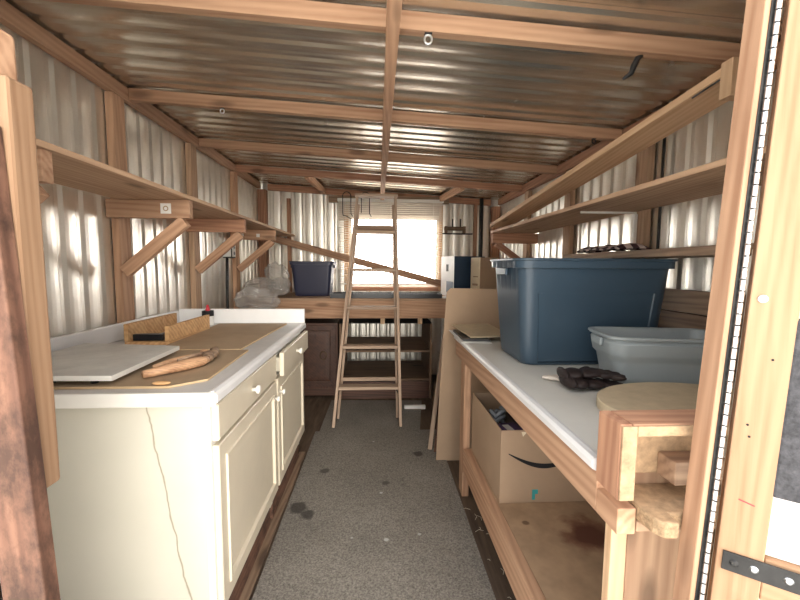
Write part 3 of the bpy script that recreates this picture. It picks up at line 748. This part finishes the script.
# big tote, small tote
tote('storage_tote', (.885, 1.715, Zr+.001), 0, .64, .40, .44, 'tote_blue', 'large deep blue storage tote standing on the side bench', r=.055, taper=.035, rim=.016, rimh=.04)
tote('storage_tote', (1.025, 1.345, Zr+.001), math.radians(-8), .42, .235, .170, 'tote_grey', 'shallow open grey storage tote in front of the large blue tote', r=.05, taper=.03, rim=.010, rimh=.014, recess=False, ledge=True, ribs=False)
# gloves
Z = Zr
t = thing('work_glove', (.72, 1.22, Z), 'dark brown leather work gloves bunched beside the grey tote', 'gloves')
def glove(px, py, pz, a, tilt, spread):
    """cuff, palm, four fingers and a thumb fused into one leather glove; a = heading of the fingers"""
    ps = []
    def P(u, v, w): return (px+u*math.cos(a)-v*math.sin(a), py+u*math.sin(a)+v*math.cos(a), pz+w)
    ps.append((P(0, 0, .0), (.045, .040, .015), a, tilt)); ps.append((P(-.055, 0, .004+.05*math.sin(tilt)), (.034, .046, .017), a, tilt)); ps.append((P(-.085, .004, .008+.09*math.sin(tilt)), (.014, .050, .020), a, tilt))
    for k in range(4):
        v = -.030+.020*k; l = (.040, .046, .044, .034)[k]; aa = (k-1.5)*spread
        ps.append((P(.045, v, -.003), (.022, .0095, .011), a, 0)); ps.append((P(.045+l*.8, v+l*.8*aa, -.006), (l*.72, .0085, .0095), a+aa, 0))
    ps.append((P(.005, .048, .0), (.032, .010, .010), a+.6, 0))
    o = blob('glove', ps, .0035, 'glove', t, .004, .02)
    o.modifiers['soft'].iterations = 2
    return o
glove(.715, 1.238, Z+.019, .10, 0, .08)
glove(.715, 1.258, Z+.049, -.12, -.15, .12)
o = blob('cotton_rag', [((.635, 1.345, Z+.008), (.042, .024, .008), -.4, 0), ((.68, 1.305, Z+.008), (.055, .028, .008), -.5, 0)], .003, 'cotton', None, .007, .02); props(o, 'off white cotton rag lying beneath the dark gloves', 'rag')
# disc board
pts = [(.90+.275*math.cos(a*2*PI/64), 1.015+.195*math.sin(a*2*PI/64)) for a in range(64)]
o = prism('round_board', pts, Zr+.003, Zr+.030, 'disc', bevel=.002); props(o, 'round particle board disc lying on the near end of the side bench', 'board')
# frame box at the end
t = thing('shallow_crate', (.55, .70, .82), 'shallow frame of pine and particle board fixed upright on the bench end', 'frame')
box('side_board', (.460, .4835), (.690, .765), (.838, .989), 'pine_red', t); 
box('top_board', (.484, .70), (.690, .765), (.964, .989), 'pine_red', t)
box('side_facing', (.461, .490), (.684, .6895), (.840, .987), 'osb', t)
box('top_facing', (.4905, .70), (.684, .6895), (.967, .987), 'osb', t)
box('back_panel', (.484, .70), (.752, .765), (.857, .9635), 'osb', t)
box('cleat', (.583, .70), (.700, .751), (.858, .905), 'plank_grey', t)
tube('screw', [(.505, .7515, .872), (.505, .748, .872)], .005, 'dark_steel', t, 10)
pts = [(.509, .774), (.509, .69), (.513, .66), (.524, .645), (.551, .643), (.553, .671), (.70, .672), (.70, .774)]
o = prism('chipboard_offcut', [(x, y) for x, y in pts if y > .6], .790, .822, 'osb', None, mats=['osb_edge'], side=1, bevel=.004); props(o, 'thick chipboard offcut with a chipped edge below the end frame', 'board')
bpy.data.objects['chipboard_offcut']
# papers / flattened card at far end
t = thing('paper_pile', (.58, 2.2, Zr), 'pile of flattened card and white paper at the far end of the side bench', 'papers')
prism('paper_sheet', [(.440, 2.02), (.60, 2.0), (.62, 2.38), (.448, 2.42)], Zr+.002, Zr+.006, 'paper', t)
prism('plastic_sheet', [(.458, 2.05), (.60, 2.03), (.60, 2.36), (.462, 2.36)], Zr+.0065, Zr+.018, 'black', t)
link('card_sheet', bm_box(.24, .34, .006), 'disc', t, Matrix.Translation((.60, 2.235, Zr+.034)) @ Matrix.Rotation(math.radians(3), 4, 'X') @ Matrix.Rotation(.12, 4, 'Z'))
# cardboard sheets standing at the end
t = prism('cardboard_sheet', [(.385, 0), (.80, 0), (.86, 1.135), (.47, 1.14), (.445, 1.115), (.43, .9), (.405, .5)], -.004, .004, 'card', None, Matrix.Translation((0, 2.46, .006)) @ Matrix.Rotation(math.radians(88), 4, 'X'))
props(t, 'tall flat cardboard sheet standing upright against the far end of the side bench', 'cardboard')
o = board('thin_board', (.362, 2.60, .014), (.49, 2.80, .80), .03, .012, 'ladder_wood', up=(1, 0, 0)); props(o, 'thin wooden strip leaning behind the cardboard sheet', 'strip')
o = board('thin_board', (.41, 2.56, .014), (.52, 2.76, .74), .05, .008, 'pine_old', up=(1, 0, 0)); props(o, 'reddish brown strip leaning close behind the cardboard sheet', 'strip')
# delivery box on lower shelf
t = thing('cardboard_box', (.75, 1.85, .286), 'open cardboard delivery box with a black smile mark on the lower shelf', 'box')
x0, x1, y0, y1, z0, z1 = .515, .98, 1.545, 2.04, .2865, .605
box('front_panel', (x0, x1), (y0, y0+.005), (z0, z1), 'card', t, bevel=0); box('rear_panel', (x0, x1), (y1-.005, y1), (z0, z1), 'card', t, bevel=0)
box('side_panel', (x0, x0+.005), (y0+.005, y1-.005), (z0, z1), 'card', t, bevel=0); box('side_panel', (x1-.005, x1), (y0+.005, y1-.005), (z0, z1), 'card', t, bevel=0)
box('bottom_panel', (x0+.005, x1-.005), (y0+.005, y1-.005), (z0, z0+.004), 'card_in', t, bevel=0)
def smile():
    bm = bmesh.new(); n = 28; top = []; bot = []
    for i in range(n+1):
        u = i/n; x = .548+.30*u; zz = .508-.06*math.sin(PI*(u*.9+.02))-.0; th_ = .004+.017*math.sin(PI*min(1, u*1.0))
        top.append(bm.verts.new((x, y0-.0012, zz+th_/2))); bot.append(bm.verts.new((x, y0-.0012, zz-th_/2)))
    for i in range(n): bm.faces.new((bot[i], bot[i+1], top[i+1], top[i]))
    a = [bm.verts.new(p) for p in ((.82, y0-.0012, .518), (.885, y0-.0012, .530), (.872, y0-.0012, .468), (.852, y0-.0012, .505))]
    bm.faces.new(a); return bm
link('smile_mark', smile(), 'ink', t)
box('teal_tape', (.655, .668), (y0-.0015, y0-.0005), (.30, .345), 'teal', t, bevel=0)
box('teal_tape', (.668, .680), (y0-.0015, y0-.0005), (.325, .345), 'teal', t, bevel=0)
prism('torn_label', [(.60, .598), (.625, .598), (.607, .578)], 0, .0008, 'cream_card', t, Matrix.Translation((0, y0-.0006, 0)) @ Matrix.Rotation(PI/2, 4, 'X'))
tt = thing('small_carton', (.62, 1.66, .45), 'small purple carton with a white label inside the delivery box', 'carton')
link('body', bm_box(.09, .14, .24, None), 'purple', tt, Matrix.Translation((.60, 1.65, .446)) @ Matrix.Rotation(.15, 4, 'Z'), bevel=.002)
link('white_label', bm_box(.03, .07, .0015, None), 'paper', tt, Matrix.Translation((.585, 1.66, .567)) @ Matrix.Rotation(.15, 4, 'Z'))
o = box('dark_case', (.535, .80), (1.80, 2.02), (.293, .50), 'black'); props(o, 'black plastic case at the rear inside the delivery box', 'case')
o = tube('cable_coil', [(.565+.03*math.cos(a*.7), 1.76+.028*math.sin(a*.7), .545+.003*a+(.02 if a % 3 else 0)) for a in range(20)], .011, 'grey_cable'); props(o, 'grey cable coiled on top of things in the delivery box', 'cable')
bx = box('brown_parcel', (.53, .66), (1.735, 1.79), (.293, .53), 'card_in'); props(bx, 'dark brown parcel under the grey cable in the delivery box', 'parcel')

# ------------------------------------------------------------------ shelves on the tote wall
o = box('wall_shelf', (.980, XR-.052), (.80, 3.42), (1.577, 1.597), 'pine_shelf'); props(o, 'long wooden shelf on the wall above the large blue tote', 'shelf')
t = thing('shelf_bracket', (1.3, 3.4, 1.3), 'dark triangular bracket under the far end of the long shelf over the blue tote', 'bracket', 'brackets under the long shelf over the tote')
box('arm', (.99, XR-.014), (3.36, 3.398), (1.49, 1.576), 'pine_red', t); board('brace', (1.335, 3.379, 1.27), (1.03, 3.379, 1.49), .05, .034, 'pine_red', t)
t = thing('shelf_bracket', (1.3, 2.2, 1.4), 'pale thin bracket plate under the long shelf beside the checked cloth', 'bracket', 'brackets under the long shelf over the tote')
box('arm', (1.05, 1.353), (2.00, 2.008), (1.565, 1.5765), 'white_paint', t); board('upright', (1.345, 2.004, 1.37), (1.345, 2.004, 1.565), .018, .022, 'white_paint', t, up=(1, 0, 0))
# leaning plank on the shelf
a = Vector((1.2250, 1.295, 1.937)); b = Vector((1.055, 3.40, 1.640))
o = board('long_plank', a, b, .03, .17, 'pine_pale', up=(0, 0, 1)); props(o, 'long pale plank sloping down above the long shelf over the tote', 'plank')
o = box('wood_block', (1.118, 1.20), (1.232, 1.276), (1.835, 1.952), 'pine_pale'); props(o, 'pale wooden block holding the near end of the sloping plank', 'block')
tube('nail', [(1.128, 1.40, 1.895), (1.125, 1.277, 1.905)], .003, 'dark_steel', o)
o = box('wall_shelf', (1.150, XR-.052), (.80, 2.38), (1.330, 1.364), 'plank_grey'); props(o, 'short narrow wooden shelf carrying the checked cloth', 'shelf')
bm = bmesh.new(); nx, ny = 10, 40
g = []
for i in range(nx+1):
    row = []
    for j in range(ny+1):
        x = 1.16+.17*i/nx; y = 1.84+.40*j/ny
        z = 1.370+math.sqrt(max(0, math.sin(PI*(i+.3)/(nx+.6))))*(.020+.012*math.sin(j*.38+i*.15)+.010*noise.noise(Vector((x*9, y*9, 0))))*min(1, (ny-j)/4, (j+1)/4)
        row.append(bm.verts.new((x, y, max(z, 1.366))))
    g.append(row)
for i in range(nx):
    for j in range(ny): bm.faces.new((g[i][j], g[i+1][j], g[i+1][j+1], g[i][j+1]))
o = link('checked_cloth', bm, 'check', smooth=True); s = o.modifiers.new('thick', 'SOLIDIFY'); s.thickness = .006; s.offset = 1; props(o, 'dark and pale checked cloth crumpled on the short narrow shelf', 'cloth')
o = tube('wall_conduit', [(XR-.024, 1.87, .9), (XR-.024, 1.87, 1.95)], .007, 'dark_steel'); props(o, 'thin dark conduit running up the wall behind the shelves', 'conduit')

# ------------------------------------------------------------------ fittings on rafters
def clip(x, y, lb, m='steel', s=1.0):
    z = zc(x)-.016-.058
    t = thing('cable_clip', (x, y, z), lb, 'clip')
    tube('clip_loop', [(x+.011*s*math.cos(a*PI/6), y, z-.016*s+.013*s*math.sin(a*PI/6)) for a in range(12)], .0035*s, m, t, 6, True)
    box('clip_plate', (x-.011*s, x+.011*s), (y-.010, y+.010), (z-.003, z-.0005), 'dark_steel', t)
clip(.165, 1.36, 'small bright steel clip on the front rafter beside the centre beam', 'steel', 1.15)
clip(-.82, 2.18, 'small steel clip on the second rafter over the cabinets', 'steel', .9)
clip(1.20, 2.18, 'small dark clip on the second rafter near the sloping plank', 'dark_steel', .9)
x, y = .89, 1.37; z = zc(x)-.074
o = tube('cable_strap', [(x+.02, y, z-.001), (x+.004, y-.002, z-.012), (x-.006, y, z-.035), (x-.012, y+.003, z-.058), (x-.040, y+.003, z-.078)], .006, 'dark_steel', radii=[.006, .010, .011, .009, .004]); props(o, 'bent dark strap hanging from the front rafter over the bench side', 'strap')

# ------------------------------------------------------------------ doorway: post, jamb, open door
t = thing('door_post', (-.62, .70, 0), 'weathered door post with a pale board nailed to it beside the cabinets', 'post')
lean = lambda x, z, k: x+k*(z-1.285)
def leaning_box(name, x0, x1, y0, y1, z0, z1, k, m, parent, bevel=.002):
    a = Vector((lean((x0+x1)/2, z0, k), (y0+y1)/2, z0)); b = Vector((lean((x0+x1)/2, z1, k), (y0+y1)/2, z1))
    return board(name, a, b, y1-y0, x1-x0, m, parent, up=(0, 1, 0), bevel=bevel)
board('post_board', (-.6205+.046*1.285, .66, 0), (-.6205-.046*.215, .66, 1.50), .03, .069, 'pine_old', t, up=(0, 1, 0))
box('pale_board', (-.69, -.586), (.676, .728), (.885, 1.583), 'pine_door', t, bevel=.006)
box('top_block', (-.70, -.608), (.676, .728), (1.584, 1.665), 'pine', t, bevel=.008)
for z in (1.07, 1.03, 1.06): tube('nail_head', [(-.64+(z-1.03)*.3, .6455, z), (-.64+(z-1.03)*.3, .643, z)], .004, 'steel', t, 8)

KJ = .050
t = thing('door_jamb', (.60, .66, 0), 'tall pine door jamb carrying the long steel hinge', 'jamb')
leaning_box('jamb_board', .598, .616, .630, .668, 0, 2.05, KJ, 'pine', t)
# open door: plane from hinge line outwards
ang = math.radians(-38)
D = Vector((math.cos(ang), math.sin(ang), 0)); Nn = Vector((math.sin(ang), -math.cos(ang), 0))   # Nn faces the camera
t = thing('door_1', (.62, .63, 0), 'open wooden door with dark felt and white foam panels', 'door', kind='structure')
def dpt(s, z, n=0): return Vector((lean(.619, z, KJ), .628, z)) + D*s + Nn*n
def dbox(name, s0, s1, z0, z1, n0, n1, m, parent, bevel=.002, slope=0, axis=2):
    """box in the door's own plane: s along the door, n out of it"""
    bm = bmesh.new(); v = []
    for s in (s0, s1):
        for n in (n0, n1):
            for z in (z0, z1): v.append(bm.verts.new(dpt(s, z+slope*(s-s0), n)))
    for f in ((0, 1, 3, 2), (4, 6, 7, 5), (0, 4, 5, 1), (2, 3, 7, 6), (1, 5, 7, 3), (0, 2, 6, 4)): bm.faces.new([v[i] for i in f])
    if axis == 2: R = Matrix.Rotation(-PI/2, 4, 'Y')
    else: R = Matrix.Identity(4)
    mw = Matrix.Translation(dpt((s0+s1)/2, (z0+z1)/2)) @ Matrix.Rotation(ang, 4, 'Z') @ R
    bmesh.ops.transform(bm, matrix=mw.inverted(), verts=bm.verts)
    return link(name, bm, m, parent, mw, bevel=bevel)
dbox('stile', .012, .074, 0.03, 2.0, -.038, 0, 'pine_door', t)
dbox('stile', .80, .862, 0.03, 2.0, -.038, 0, 'pine_door', t)
dbox('rail', .075, .799, .72, .795, -.038, -.004, 'pine_door', t, axis=0)
dbox('rail', .075, .799, .03, .10, -.038, -.004, 'pine_door', t, axis=0)
dbox('felt_panel', .072, .80, .905, 1.205, -.012, .001, 'felt', t, bevel=.004)
dbox('foam_panel', .075, .799, .796, 1.30, -.034, -.014, 'foam', t)
dbox('outer_skin', .012, .862, .03, 1.32, -.046, -.0385, 'white_paint', t)
# hinge: knuckled rod between jamb and door
hb = bmesh.new(); z = .02
while z < 1.95:
    a = Vector((lean(.6155, z, KJ), .6245, z)); b = Vector((lean(.6155, z+.017, KJ), .6245, z+.017))
    bm_tube([a, b], .0045, hb, 10); z += .0195
hg = link('hinge_knuckles', hb, 'hinge_steel', t, smooth=False)
leaning_box('hinge_leaf', .607, .615, .6285, .6295, .02, 1.95, KJ, 'dark_steel', t, bevel=0)
# strap with screws, sagging across stile and rail
st = dbox('strap', .020, .30, .757, .791, .0008, .004, 'dark_steel', t, bevel=.001, slope=-.0, axis=0)
for s, m in ((.036, 'dark_steel'), (.062, 'steel'), (.105, 'steel'), (.15, 'steel')):
    c = dpt(s, .774, .004); mt = Matrix.Translation(c) @ Vector((0, 0, 1)).rotation_difference(Nn).to_matrix().to_4x4()
    link('screw', bm_lathe([(0, .003), (.004, .0025), (.0065, 0), (0, 0)][::-1], 14, None, mt), m, st)
c = dpt(.028, 1.235, 0); mt = Matrix.Translation(c) @ Vector((0, 0, 1)).rotation_difference(Nn).to_matrix().to_4x4()
link('washer', bm_lathe([(0, 0), (.007, 0), (.0065, .002), (.003, .003), (0, .003)], 16, None, mt), 'steel', t)

link('pencil_mark', bm_box(.022, .0003, .002), 'red', t, Matrix.Translation(dpt(.042, .885, .0006)) @ Matrix.Rotation(ang, 4, 'Z') @ Matrix.Rotation(.25, 4, 'Y'))
for s_, z_ in ((.030, 1.02), (.034, 1.00), (.05, 1.135)):
    link('nail_hole', bm_lathe([(0, 0), (.002, 0), (.002, .0004), (0, .0004)], 8, None, Matrix.Translation(dpt(s_, z_, .0003)) @ Vector((0, 0, 1)).rotation_difference(Nn).to_matrix().to_4x4()), 'ink', t)
# carpet
bm = bm_box(.935, 2.32, .010)
o = link('carpet_runner', bm, 'carpet', None, Matrix.Translation((-.012, 1.93, .006))); props(o, 'stained grey carpet runner down the middle of the floor', 'carpet')
me = o.data
me.transform(Matrix.Translation((-.012, 1.78, 0))); o.matrix_basis = Matrix.Translation((0, 0, .006))
me = None
o = prism('carpet_piece', [(-.45, 2.945), (.33, 2.945), (.42, 3.62), (-.44, 3.66)], .001, .006, 'carpet'); props(o, 'smaller grey carpet piece on the floor in front of the dark shelving', 'carpet')
rng = random.Random(3)
bm = bmesh.new()
for i in range(60):
    x = rng.uniform(.49, .64); y = rng.uniform(.9, 2.0); a = rng.uniform(0, PI); l = rng.uniform(.01, .05)
    bm_tube([(x, y, .003), (x+l*.5*math.cos(a), y+l*.5*math.sin(a), .006), (x+l*math.cos(a+.4), y+l*math.sin(a+.4), .003)], .0011, bm, 4)
o = link('straw_litter', bm, 'cream_card'); props(o, 'scattered straw and lint litter on the floor under the side bench', 'litter', None, 'stuff')

# ------------------------------------------------------------------ light and camera
wd = bpy.data.worlds.new('sky'); sc.world = wd; wd.use_nodes = True
nt = wd.node_tree; bg = nt.nodes['Background']
tc = nt.nodes.new('ShaderNodeTexCoord'); sp = nt.nodes.new('ShaderNodeSeparateXYZ'); nt.links.new(tc.outputs['Generated'], sp.inputs[0])
r = ramp(nt, sp.outputs['Z'], [(0.0, (1, .95, .88)), (.5, (.97, .97, 1.0))]); nt.links.new(r.outputs[0], bg.inputs['Color'])
# the sky is brightest over the far side of the shed, beyond the end window
mr = N(nt, 'ShaderNodeMapRange'); mr.interpolation_type = 'SMOOTHSTEP'
mr.inputs['From Min'].default_value = -.15; mr.inputs['From Max'].default_value = .9; mr.inputs['To Min'].default_value = 1.9; mr.inputs['To Max'].default_value = 15.0
nt.links.new(sp.outputs['Y'], mr.inputs['Value']); nt.links.new(mr.outputs[0], bg.inputs['Strength'])
L = bpy.data.lights.new('sun', 'SUN'); L.energy = 3.0; L.angle = math.radians(42); L.color = (1, .94, .84)
lo = bpy.data.objects.new('sun', L); C.objects.link(lo)
d = Vector((-.26, .95, -.17)); lo.rotation_euler = d.to_track_quat('-Z', 'Y').to_euler()

yaw, pitch, roll = math.radians(3.251), math.radians(4.96), math.radians(.4)
fw = Vector((math.sin(yaw)*math.cos(pitch), math.cos(yaw)*math.cos(pitch), -math.sin(pitch)))
r0 = Vector((math.cos(yaw), -math.sin(yaw), 0)); u0 = r0.cross(fw)
rr = math.cos(roll)*r0+math.sin(roll)*u0; uu = -math.sin(roll)*r0+math.cos(roll)*u0
cam = bpy.data.cameras.new('camera'); co = bpy.data.objects.new('camera', cam); C.objects.link(co)
cam.sensor_width = 36; cam.lens = 390/800*36; cam.clip_start = .01
co.matrix_world = Matrix(((rr.x, uu.x, -fw.x, 0), (rr.y, uu.y, -fw.y, 0), (rr.z, uu.z, -fw.z, 1.285), (0, 0, 0, 1)))
sc.camera = co
sc.view_settings.view_transform = 'Standard'; sc.view_settings.look = 'None'; sc.view_settings.gamma = 1
sc.view_settings.use_curve_mapping = False
sc.view_settings.exposure = .42
